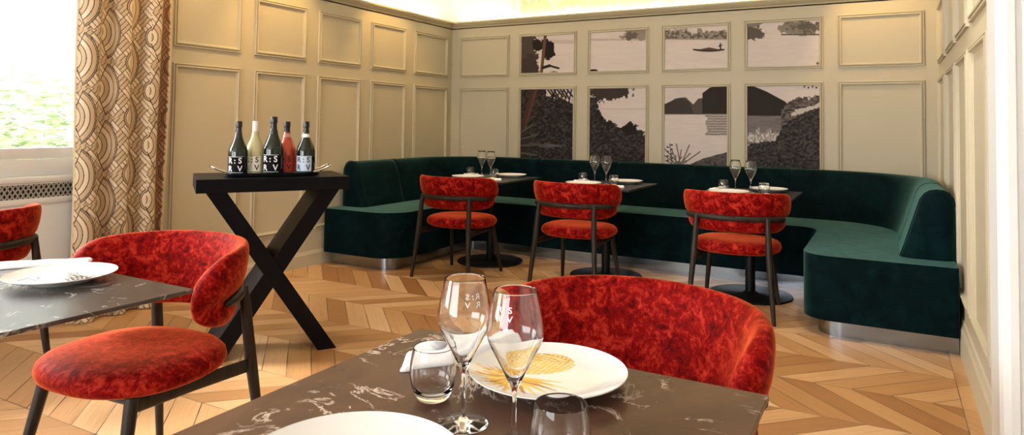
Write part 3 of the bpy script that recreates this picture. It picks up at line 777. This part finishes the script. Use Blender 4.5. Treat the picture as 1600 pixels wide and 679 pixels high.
# ------------------------------------------------------------------ dining chair
def make_chair(label, group=None):
    t_ = thing('dining_chair', label, 'chair', group=group)
    # seat: a thick oval cushion
    bm = bmesh.new(); n = 56
    prof = [(0, .402), (.80, .402), (.90, .406), (.97, .418), (1.0, .438), (.985, .458), (.93, .474), (.84, .484), (.6, .489), (.3, .487), (0, .486)]
    rings = []
    def se(th):
        c, s = math.cos(th), math.sin(th); e = 2.35
        k = (abs(c)**e+abs(s)**e)**(-1/e); return c*k, s*k
    for f, z in prof:
        if f == 0: rings.append([bm.verts.new((0, .03, z))])
        else: rings.append([bm.verts.new((.290*f*se(2*PI*i/n)[0], .03+.262*f*se(2*PI*i/n)[1], z)) for i in range(n)])
    for a, b in zip(rings, rings[1:]):
        for i in range(n):
            j = (i+1) % n
            if len(a) == 1: bm.faces.new((a[0], b[i], b[j]))
            elif len(b) == 1: bm.faces.new((a[i], b[0], a[j]))
            else: bm.faces.new((a[i], b[i], b[j], a[j]))
    finish(bm, 'seat', M['red'], t_, smooth=True)
    # backrest: kidney section swept round three sides, groove outside for the rail
    bm = bmesh.new(); na = 64; A = R(104)
    rings = []; zc = .692
    for i in range(na+1):
        a = -A+2*A*i/na
        # end rounding
        dist_ = (1-abs(a)/A)*A*.29
        def ease(w_): e = min(1, dist_/w_+1e-4); return max(.02, math.sqrt(max(0, 1-(1-e)**2)))
        f, ft, fb = ease(.085), ease(.15), ease(.26)
        ax, by = .305, .268
        px, py = ax*math.sin(a), -.005-by*math.cos(a)
        nx, ny = math.sin(a)/ax, -math.cos(a)/by; l_ = math.hypot(nx, ny); nx /= l_; ny /= l_
        drop = -.030*(abs(a)/A)**3
        hh = .132
        bulge = .6+.4*min(1, abs(a)/A)
        th = .027*(1+.75*(abs(a)/A)**3)*(.25+.75*f)
        ring = []
        for k in range(28):
            ph = 2*PI*k/28; c, s = math.cos(ph), math.sin(ph)
            z = hh*math.copysign(abs(s)**.85, s)*((.10+.90*ft) if s > 0 else (.10+.90*fb)); o_ = th*math.copysign(abs(c)**.7, c)
            if c > 0: o_ *= (1-.75*bulge*math.exp(-((z+.037)/.026)**2)*(1 if f > .5 else f*2))
            o_ += .026*(z/hh)*f          # leans out a little at the top
            ring.append(bm.verts.new((px+nx*o_, py+ny*o_, zc+drop+z)))
        rings.append(ring)
    for r1_, r2_ in zip(rings, rings[1:]):
        for k in range(28): bm.faces.new((r1_[k], r1_[(k+1) % 28], r2_[(k+1) % 28], r2_[k]))
    bm.faces.new(rings[0][::-1]); bm.faces.new(rings[-1])
    finish(bm, 'backrest', M['red'], t_, smooth=True)
    # rail in the groove
    bm = bmesh.new(); pts = []; rr = []
    for i in range(41):
        a = R(-80+160*i/40); ax, by = .305+.020, .268+.020
        dz = -.030*(abs(a)/A)**3
        pts.append((ax*math.sin(a), -.005-by*math.cos(a), .655+dz)); e = min(1, min(i, 40-i)/3); rr.append(.0150*(.45+.55*math.sqrt(e)))
    tube(bm, pts, rr, 12, 1.25)
    finish(bm, 'back_rail', M['wood'], t_, smooth=True)
    # legs
    for s in (-1, 1):
        bm = bmesh.new(); tube(bm, [(s*.226, -.222, .660), (s*.230, -.235, .56), (s*.238, -.252, .40), (s*.27, -.30, 0)], [.0155, .019, .021, .0135], 14)
        finish(bm, 'leg', M['wood'], t_, angle=50)
        bm = bmesh.new(); tube(bm, [(s*.205, .19, .405), (s*.25, .27, 0)], [.021, .0135], 14)
        finish(bm, 'leg', M['wood'], t_, angle=50)
        bm = bmesh.new(); tube(bm, [(s*.234, -.245, .372), (s*.214, -.03, .376), (s*.206, .19, .380)], .010, 8, 2.4)
        finish(bm, 'side_rail', M['wood'], t_, angle=50)
    bm = bmesh.new(); tube(bm, [(-.206, .17, .385), (.206, .17, .385)], .011, 8, 1.6)
    finish(bm, 'cross_rail', M['wood'], t_, angle=50)
    return t_
chair = make_chair('red velvet dining chair at the left bistro table, seen from behind', 'red velvet dining chairs')
chair.location = (-3.142, 4.796, 0); chair.rotation_euler = (0, 0, R(1))
dup(chair, (-2.113, 4.885, 0), R(0), 'red velvet dining chair at the middle bistro table, seen from behind')
dup(chair, (-.927, 4.885, 0), R(3), 'red velvet dining chair at the right bistro table, in front of the lake mural')
dup(chair, (-.570, 1.575, 0), R(172), 'red velvet dining chair behind the nearest table, only its back in view')
dup(chair, (-2.235, 1.45, 0), R(185), 'red velvet dining chair pulled up to the left table, whole seat in view')
dup(chair, (-3.88, 1.56, 0), R(100), 'red velvet dining chair by the window, cut off at the left edge')

# ------------------------------------------------------------------ tables
def bistro(label):
    t_ = thing('bistro_table', label, 'table', group='bistro tables in front of the banquette')
    bm = bmesh.new(); prism(bm, rounded([(-.33, -.33, .012), (.33, -.33, .012), (.33, .40, .012), (-.33, .40, .012)], 4), .742, .757)
    finish(bm, 'tabletop', M['dark_top'], t_, angle=30)
    bm = bmesh.new(); lathe([(0, .742), (.11, .742), (.11, .734), (.036, .728), (.036, .02), (0, .02)], 28, bm=bm); bm_shift = .05; ped = finish(bm, 'pedestal', M['black'], t_, angle=40); ped.location.y = bm_shift
    bp_ = lathe([(0, 0), (.298, 0), (.30, .004), (.295, .012), (.06, .018), (.045, .03), (0, .03)], 56, 'base_plate', M['black'], t_, 40); bp_.location.y = bm_shift
    return t_
TB = [(-3.19, 5.33), (-2.07, 5.33), (-.915, 5.31)]
bt = bistro('square black pedestal table in front of the left part of the banquette'); bt.location = (*TB[0], 0)
dup(bt, (*TB[1], 0), 0, 'square black pedestal table in front of the middle of the banquette')
dup(bt, (*TB[2], 0), 0, 'square black pedestal table before the right part of the banquette')

def big_table(name, label, x0, x1, y0, y1, m, base=True):
    cx_, cy_ = (x0+x1)/2, (y0+y1)/2; t_ = thing(name, label, 'table', (cx_, cy_, 0)); hx, hy = (x1-x0)/2, (y1-y0)/2
    bm = bmesh.new(); prism(bm, [(-hx, -hy), (hx, -hy), (hx, hy), (-hx, hy)], .738, .75)
    bmesh.ops.bevel(bm, geom=bm.edges[:], offset=.0015, segments=1, affect='EDGES'); finish(bm, 'tabletop', m, t_)
    bm = bmesh.new(); lathe([(0, .738), (.16, .738), (.16, .728), (.04, .722), (.04, .02), (0, .02)], 28, bm=bm); finish(bm, 'pedestal', M['black'], t_, angle=40)
    lathe([(0, 0), (.27, 0), (.272, .004), (.265, .012), (.06, .018), (.045, .03), (0, .03)], 48, 'base_plate', M['black'], t_, 40)
    return t_
big_table('dining_table', 'brown marble table with white veins nearest the viewer', -1.003, -.200, .56, 1.366, M['marble'])
big_table('dining_table', 'dark marble table at the left edge reflecting the window', -2.60, -1.808, .52, 1.327, M['marble_grey'])

# side table with crossed legs
def side_table():
    ang = R(55.73); u = Vector((math.cos(ang), math.sin(ang))); w_ = Vector((-u.y, u.x))
    def q(a, b): return u*a+w_*b
    # plan coordinates: a along the front (0.13 .. 0.91), b depth (3.81 .. 4.29)
    c = q(.52, 4.05)
    t_ = thing('console_table', 'tall black console table on crossed plank legs holding a bottle tray', 'table', (c.x, c.y, 0), ang)
    bm = bmesh.new(); box(bm, -.39, .39, -.24, .24, .877, .948); bmesh.ops.bevel(bm, geom=bm.edges[:], offset=.002, segments=1, affect='EDGES')
    finish(bm, 'tabletop', M['blackwood'], t_)
    for s in (-1, 1):
        bm = bmesh.new(); yy = (-.212, .128) if s == 1 else (-.208, .124)
        hx = .051
        # leg leaning: top at -s*.29, bottom at +s*.29
        a, b_ = -s*.292, s*.292
        pts = [(b_-hx, 0), (b_+hx, 0), (a+hx, .8768), (a-hx, .8768)]
        f = [bm.verts.new((x, yy[0], z)) for x, z in pts]; g = [bm.verts.new((x, yy[1], z)) for x, z in pts]
        bm.faces.new(f); bm.faces.new(g[::-1])
        for k in range(4): bm.faces.new((f[k], g[k], g[(k+1) % 4], f[(k+1) % 4]))
        bmesh.ops.bevel(bm, geom=bm.edges[:], offset=.0015, segments=1, affect='EDGES')
        finish(bm, 'leg', M['blackwood'], t_)
    return t_, c, ang, u, w_
ST, STC, STA, STU, STW = side_table()

# tray on it
def tray():
    t_ = thing('serving_tray', 'long black glossy tray with curved silver handles under the bottles', 'tray', (STC.x, STC.y, .948), STA)
    off_ = -.065
    m = mat('glossy_black_tray', (.01, .012, .016), .12, .0, Coat_Weight=1.0)
    bm = bmesh.new(); 
    P0 = rounded([(-.235, -.095+off_, .04), (.235, -.095+off_, .04), (.235, .095+off_, .04), (-.235, .095+off_, .04)], 6)
    def sc(f, g): return [(x*f, off_+(y-off_)*g) for x, y in P0]
    levels = [(sc(.94, .9), 0), (sc(1.02, 1.02), .006), (sc(1.06, 1.1), .022), (sc(1.045, 1.07), .023), (sc(1.0, .98), .010), (sc(.9, .85), .008)]
    rings = [[bm.verts.new((x, y, z)) for x, y in pl] for pl, z in levels]
    n = len(P0)
    for a, b in zip(rings, rings[1:]):
        for k in range(n): bm.faces.new((a[k], a[(k+1) % n], b[(k+1) % n], b[k]))
    bm.faces.new(rings[0][::-1]); bm.faces.new(rings[-1])
    finish(bm, 'tray_body', m, t_, angle=40)
    for s in (-1, 1):
        bm = bmesh.new(); pts = [(s*(.19+.115*k/12), off_-.05+.0*k, .022+.032*(k/12)**2.2) for k in range(13)]
        pts2 = [(p[0], off_+.05, p[2]) for p in pts]; e = pts[-1]; e2 = pts2[-1]
        arc_ = [(e[0]+s*.012*math.sin(PI*k/6), off_-.05+.1*k/6, e[2]+.003*math.sin(PI*k/6)) for k in range(1, 6)]
        tube(bm, pts+arc_+pts2[::-1], .0050, 8)
        finish(bm, 'handle', M['chrome'], t_, smooth=True)
tray()

# ------------------------------------------------------------------ lettering
def letters(txt, size, ox=0.0, oz=0.0, mirror=False):
    """flat text outline as list of (verts2d, faces)"""
    cu = bpy.data.curves.new('t', 'FONT'); cu.body = txt; cu.size = size; cu.align_x = 'CENTER'; cu.align_y = 'CENTER'; cu.resolution_u = 3; cu.offset = size*.018
    o = bpy.data.objects.new('t', cu); COL.objects.link(o); dg = bpy.context.evaluated_depsgraph_get()
    me = bpy.data.meshes.new_from_object(o.evaluated_get(dg)); bpy.data.objects.remove(o)
    bm = bmesh.new(); bm.from_mesh(me); bpy.data.meshes.remove(me)
    bmesh.ops.triangulate(bm, faces=bm.faces[:])
    for v in bm.verts: v.co = Vector(((-v.co.x if mirror else v.co.x)+ox, 0, v.co.y+oz))
    return bm
def logo_mesh(size, radius, cz, name, matl, parent, mirror=False, rows=(('R', ':', 'S'), ('R', ' ', 'V')), ang0=-90, rfun=None):
    """letters R:S over R V wrapped round a cylinder facing -Y"""
    big = bmesh.new()
    for ri, row in enumerate(rows):
        for ci, ch in enumerate(row):
            if ch == ' ': continue
            px = (ci-1)*size*.64*(-1 if mirror else 1)
            b = letters(ch, size, px, (0.5-ri)*size*1.02, mirror)
            me = bpy.data.meshes.new('t'); b.to_mesh(me); b.free(); big.from_mesh(me); bpy.data.meshes.remove(me)
    for v in big.verts:
        r_ = radius if rfun is None else rfun(v.co.z+cz); th = v.co.x/radius
        v.co = Vector((r_*math.sin(th), -r_*math.cos(th), cz+v.co.z))
    me = bpy.data.meshes.new(name); big.to_mesh(me); big.free()
    return link(me, name, matl, parent)
def label_patch(r, halfang, z0, z1, name, m, parent):
    bm = bmesh.new(); n = 14
    a = [bm.verts.new((r*math.sin(-halfang+2*halfang*i/n), -r*math.cos(-halfang+2*halfang*i/n), z0)) for i in range(n+1)]
    b = [bm.verts.new((v.co.x, v.co.y, z1)) for v in a]
    for i in range(n): bm.faces.new((a[i], a[i+1], b[i+1], b[i]))
    return finish(bm, name, m, parent, smooth=True)
def bottle(label, loc, rz, s, glass, foil, labm, ink, collar=None, straight=False):
    t_ = thing('wine_bottle', label, 'bottle', loc, rz, 'sparkling wine bottles on the tray')
    r0 = .0530*s; h = .30*s
    prof = [(0, .006), (r0*.5, .004), (r0*.86, 0), (r0*.97, .004), (r0, .012), (r0, .125*s), (r0*.985, .135*s), (r0*.90, .152*s), (r0*.74, .172*s), (r0*.56, .193*s), (r0*.42, .213*s), (r0*.35, .235*s), (.0145*s, .25*s), (.0140*s, .285*s), (0, .286*s)]
    lathe(prof, 40, 'glass_body', glass, t_, 60)
    if straight: fp = [(0.0158*s, .208*s), (.0165*s, .212*s), (.0160*s, .298*s), (.0150*s, .302*s), (0, .302*s)]
    else: fp = [(r0*.33, .222*s), (.0170*s, .236*s), (.0155*s, .268*s), (.0185*s, .271*s), (.0190*s, .278*s), (.0175*s, .286*s), (.0185*s, .298*s), (.0165*s, .303*s), (0, .304*s)]
    lathe(fp, 32, 'foil_cap', foil, t_, 40)
    if collar: lathe([(r0*.435, .210*s), (r0*.40, .222*s), (r0*.375, .232*s)], 32, 'neck_label', collar, t_, 60)
    lab = label_patch(r0+.0006, R(52), .016*s, .106*s, 'label', labm, t_)
    logo_mesh(.043*s, r0+.0012, .060*s, 'lettering', ink, lab)
    for zz in (.1045*s, .0175*s):
        bm = bmesh.new()
        for i in range(10):
            a0, a1 = R(-46+9.2*i), R(-46+9.2*(i+1)); rr = r0+.0011
            v = [bm.verts.new((rr*math.sin(a), -rr*math.cos(a), z)) for a, z in ((a0, zz-.0008), (a1, zz-.0008), (a1, zz+.0008), (a0, zz+.0008))]; bm.faces.new(v)
        finish(bm, 'label_rule', ink, lab)
    return t_
def onray(px, y, z):
    return None
def st(a, b): v = STU*a+STW*b; return (v.x, v.y, .9565)
BR_ = STA*0+R(29)*1.0
bz = R(33)
bottle('dark wine bottle with black label, leftmost of the five on the tray', st(.338, 3.955), bz, .96, M['bottle'], M['foil_black'], M['lab_black'], M['ink_white'])
bottle('clear bottle of pale straw wine with a white neck foil', st(.430, 4.02), bz, .97, M['bottle_clear'], M['foil_white'], M['lab_cream'], M['ink_black'], straight=True)
bottle('tallest dark wine bottle at the centre of the tray', st(.517, 3.95), bz, 1.05, M['bottle'], M['foil_black'], M['lab_black'], M['ink_white'], M['foil_black'])
bottle('rose wine bottle glowing orange red with a red label', st(.602, 4.04), bz, .965, M['bottle_rose'], M['foil_black'], M['lab_red'], M['ink_black'], M['foil_pink'])
bottle('dark wine bottle with a pale blue label, rightmost on the tray', st(.694, 3.965), bz, .97, M['bottle'], M['foil_black'], M['lab_blue'], M['ink_black'], M['foil_white'])

# ------------------------------------------------------------------ tableware
def wine_glass(label, loc, logo=None, rz=0, group=None):
    t_ = thing('wine_glass', label, 'glass', loc, rz, group)
    out = [(.0, .0), (.040, .0), (.042, .0012), (.041, .0022), (.025, .0040), (.010, .007), (.0048, .013), (.0038, .03), (.0034, .06), (.0036, .080), (.0056, .090), (.0105, .100), (.0185, .116), (.0290, .136), (.0385, .154), (.0436, .166), (.0456, .176), (.0446, .188), (.0415, .205), (.0375, .224), (.0342, .240), (.0337, .2415)]
    inn = [(.0331, .2405), (.0332, .239), (.0366, .2235), (.0405, .205), (.0436, .188), (.0446, .176), (.0432, .1665), (.0375, .155), (.0280, .1375), (.0175, .118), (.0095, .103), (.004, .097), (0, .096)]
    lathe(out+inn, 56, 'glass_body', M['glass'], t_, 80)
    if logo:
        zz = np.array([p[1] for p in out[14:]]); rr = np.array([p[0] for p in out[14:]])
        rf = lambda z: float(np.interp(z, zz, rr))+.0004
        logo_mesh(.0125, .036, .212, 'etched_lettering', M['ink_white'], t_, mirror=logo == 'back', rfun=rf)
    return t_
def tumbler(label, loc, s=1.0, group=None):
    t_ = thing('water_tumbler', label, 'glass', loc, 0, group)
    r = .0425*s
    out = [(0, .0), (r*.55, .0), (r*.66, .003), (r*.80, .012), (r*.93, .028), (r*1.0, .048), (r*.985, .062), (r*.93, .078), (r*.86, .0925), (r*.85, .094)]
    inn = [(r*.83, .0935), (r*.835, .092), (r*.90, .078), (r*.945, .062), (r*.955, .048), (r*.89, .031), (r*.76, .018), (r*.5, .012), (0, .011)]
    lathe([(a, b*s) for a, b in out+inn], 56, 'glass_body', M['glass'], t_, 80)
    return t_
def plate(label, loc, R_=.16, rz=0, art=None, tilt=None, group=None):
    t_ = thing('dinner_plate', label, 'plate', loc, rz, group)
    n, k = 144, 60
    rr = np.linspace(0, 1, k); th = np.linspace(0, 2*PI, n)
    def zt(r): return .010+.016*np.clip((r-.55)/.45, 0, 1)**1.7
    TH, RR = np.meshgrid(th, rr, indexing='ij'); X, Y = RR*np.cos(TH), RR*np.sin(TH)
    P = np.stack([X*R_, Y*R_, zt(RR)], -1)
    img = np.zeros(X.shape+(3,))+np.array((.84, .83, .80))
    if art == 'pineapple':
        cx_, cy_ = -.42, -.02
        bx, by_ = .18, .30
        # crown of leaves, lower left
        for j in range(26):
            a = R(128+j*8.6+(j % 3)*3); L = .36+.20*((j*5) % 4)/3+(.12 if j > 20 else 0)
            x0, y0 = -.42+.05*math.cos(a), -.05+.05*math.sin(a); x1, y1 = x0+L*math.cos(a), y0+L*math.sin(a)
            tt = np.clip(((X-x0)*(x1-x0)+(Y-y0)*(y1-y0))/L**2, 0, 1); d = seg(X, Y, x0, y0, x1, y1)
            col = [(206, 150, 34), (232, 184, 60), (176, 116, 22), (240, 206, 110)][j % 4]
            paint(img, soft(.050*(1-tt)+.008-d, .012), col)
        # fruit body with scales, towards the upper right
        ca, sa = math.cos(R(14)), math.sin(R(14)); u = (X+.10)*ca+(Y-.42)*sa; v = -(X+.10)*sa+(Y-.42)*ca
        body = soft(1-np.hypot(u/.50, v/.34), .05)
        paint(img, body*.75, (244, 226, 140))
        g = np.minimum(np.abs(((u+v)/.09) % 1-.5), np.abs(((u-v)/.09) % 1-.5))
        paint(img, body*(g > .36)*.0+body*(g < .13)*.9, (205, 150, 40))
        paint(img, body*(fbm(X*9, Y*9, 3, 5) > .52)*.5, (228, 190, 70))
    elif art == 'flourish':
        def curve(pts, w_=.024, c=(66, 62, 68)):
            for (a, b), (c_, d_) in zip(pts, pts[1:]): paint(img, soft(w_-seg(X, Y, a, b, c_, d_), .012)*.9, c)
        curve([(-.66, -.28), (-.62, 0), (-.52, .12), (-.40, -.06), (-.38, -.22), (-.50, -.14), (-.60, -.26)])
        curve([(-.16, .30), (-.08, .52), (.06, .50), (.12, .38), (.02, .34), (-.08, .42)]); curve([(-.10, .30), (.10, .26), (.26, .12), (.42, .16)], .02)
        for j in range(4): curve([(.02+.62*q+.03*j, .12-.32*q*q+.16*math.sin(q*5+j)-.07*j) for q in np.linspace(0, 1, 12)], .018)
        curve([(.36+.16*math.cos(q), -.10+.20*math.sin(q)) for q in np.linspace(0, 5, 14)]); curve([(.66+.12*math.cos(q), .02+.16*math.sin(q)) for q in np.linspace(0, 5, 12)])
        curve([(.36+.08*math.cos(q), -.10+.10*math.sin(q)) for q in np.linspace(1, 6, 10)])
    elif art == 'rosy':
        paint(img, soft(.5-np.hypot(X-.1, Y)+(fbm(X*5, Y*5, 3, 2)-.5)*.8, .06)*.6, (206, 92, 78))
    elif art == 'lemon':
        paint(img, soft(.45-np.hypot(X, Y-.1)+(fbm(X*5, Y*5, 3, 2)-.5)*.8, .06)*.55, (226, 196, 110))
    grid_mesh('plate_face', P, img, M['glaze_art'], t_)
    lathe([(R_, .026), (R_*1.008, .0275), (R_*1.010, .0255), (R_*.9, .017), (R_*.6, .006), (R_*.56, .0), (R_*.50, .0), (R_*.49, .004), (0, .005)], 96, 'plate_underside', M['porcelain'], t_, 60)
    return t_
def napkin(label, loc, rz, L=.20, w0=.055, w1=.035, h=.03, group=None, seed=1, h1=None):
    """folded cloth: soft layered slab that narrows from a wide flap to a rolled tail"""
    h1 = h if h1 is None else h1
    n, m = 90, 64; u = np.linspace(0, 1, n); v = np.linspace(0, 2*PI, m, endpoint=True); U, V = np.meshgrid(u, v, indexing='ij')
    k = U*U*(3-2*U); wd = w0+(w1-w0)*k; hh = h+(h1-h)*k
    end = np.clip(np.minimum(U, 1-U)/.03, 0, 1)**.5
    c, s = np.cos(V), np.sin(V)
    skew = .25*w0*(1-k)*c                                     # slanted flap edge
    X = (U-.5)*L+skew*(1-U)*2+.004*np.sin(V*2+seed)
    Y = wd*np.sign(c)*np.abs(c)**.9*(.9+.1*end)+.008*np.sin(U*5+seed)
    folds = 1+.28*np.sin(c*6+U*4+seed)*(1-.3*k)+.12*np.sin(c*13-U*7+seed)
    Z = np.clip(s, 0, 1)**.55*hh*folds*(.5+.5*end)
    P = np.stack([X, Y, Z+.0005], -1); P[:, -1] = P[:, 0]
    o = grid_mesh('napkin', P, None, M['linen'])
    o.location = loc; o.rotation_euler = (0, 0, rz)
    bm = bmesh.new(); bm.from_mesh(o.data); bmesh.ops.remove_doubles(bm, verts=bm.verts[:], dist=1e-6)
    bmesh.ops.holes_fill(bm, edges=bm.edges[:], sides=0); bmesh.ops.recalc_face_normals(bm, faces=bm.faces[:]); bm.to_mesh(o.data); bm.free()
    tag(o, label, 'napkin', group); return o
def pebble(label, loc, m, s=1.0, group=None):
    bm = bmesh.new(); bmesh.ops.create_uvsphere(bm, u_segments=24, v_segments=14, radius=.5)
    for v in bm.verts:
        p = v.co; v.co = Vector((p.x*.046*s*(1+.15*p.y), p.y*.034*s, (p.z+.5)*.016*s))
    o = finish(bm, 'napkin_pebble', m, smooth=True); o.location = loc; tag(o, label, 'pebble', group); return o

TZ = .7502
wine_glass('wine glass with etched letters, left of the pair on the nearest table', (-.624, .971, TZ), 'back', R(52))
wine_glass('wine glass in front of the pineapple plate, right of the pair', (-.513, .945, TZ), 'front', R(4))
tumbler('round tumbler in front of the napkin on the nearest table', (-.728, 1.03, TZ), 1.0)
tumbler('round tumbler cut off by the bottom edge of the photo', (-.418, .912, TZ), 1.04)
plate('white plate painted with a yellow pineapple on the nearest table', (-.585, 1.212, TZ), .153, R(29), 'pineapple')
plate('plain white plate at the bottom edge of the nearest table', (-.665, .745, TZ), .157)
napkin('rolled white napkin beside the pineapple plate on the nearest table', (-.800, 1.250, TZ), R(50), .25, .058, .024, .016, seed=2, h1=.034)
pebble('grey pebble lying on the rolled napkin of the nearest table', (-.838, 1.205, TZ+.022), M['pebble'])

plate('white plate with grey flourishes on the left table', (-2.232, 1.178, TZ), .150, R(35), 'flourish')
napkin('long flat white napkin behind the plate on the left table', (-2.545, 1.25, TZ), R(52), .34, .05, .04, .012, seed=5)

names = ['left', 'middle', 'right']
for i, (x, y) in enumerate(TB):
    z = .7572; nm = names[i]; by = y+.02
    fx = [-.02, -.01, 0][i]
    wine_glass('stemmed wine glass, left of the two on the %s bistro table' % nm, (x-.12+fx, y+.11, z), group='wine glasses on the bistro tables')
    wine_glass('stemmed wine glass, right of the two on the %s bistro table' % nm, (x+.0+fx, y+.07, z), group='wine glasses on the bistro tables')
    tumbler('water tumbler behind the left napkin on the %s bistro table' % nm, (x-.19+fx, y+.02, z), .95, 'tumblers on the bistro tables')
    tumbler('water tumbler near the right napkin on the %s bistro table' % nm, (x+.115+fx, y-.06, z), .95, 'tumblers on the bistro tables')
    plate('plate nearest the banquette on the %s bistro table' % nm, (x+.10, y+.25, z), .140, 0, ['lemon', 'lemon', 'rosy'][i], group='plates on the bistro tables')
    plate('plate on the chair side of the %s bistro table' % nm, (x-.12, y-.155, z), .145, 0, None, group='plates on the bistro tables')
    napkin('white napkin at the left of the %s bistro table' % nm, (x-.25, y+.10, z), R(70), .16, .035, .03, .02, 'napkins on the bistro tables', i+1)
    napkin('white napkin with a pebble at the right of the %s bistro table' % nm, (x+.15, y-.20, z), R(40), .17, .04, .035, .015, 'napkins on the bistro tables', i+4)
    pebble('cream pebble on the right napkin of the %s bistro table' % nm, (x+.155, y-.19, z+.012), M['cream_pebble'], 1.0, 'pebbles on the bistro napkins')
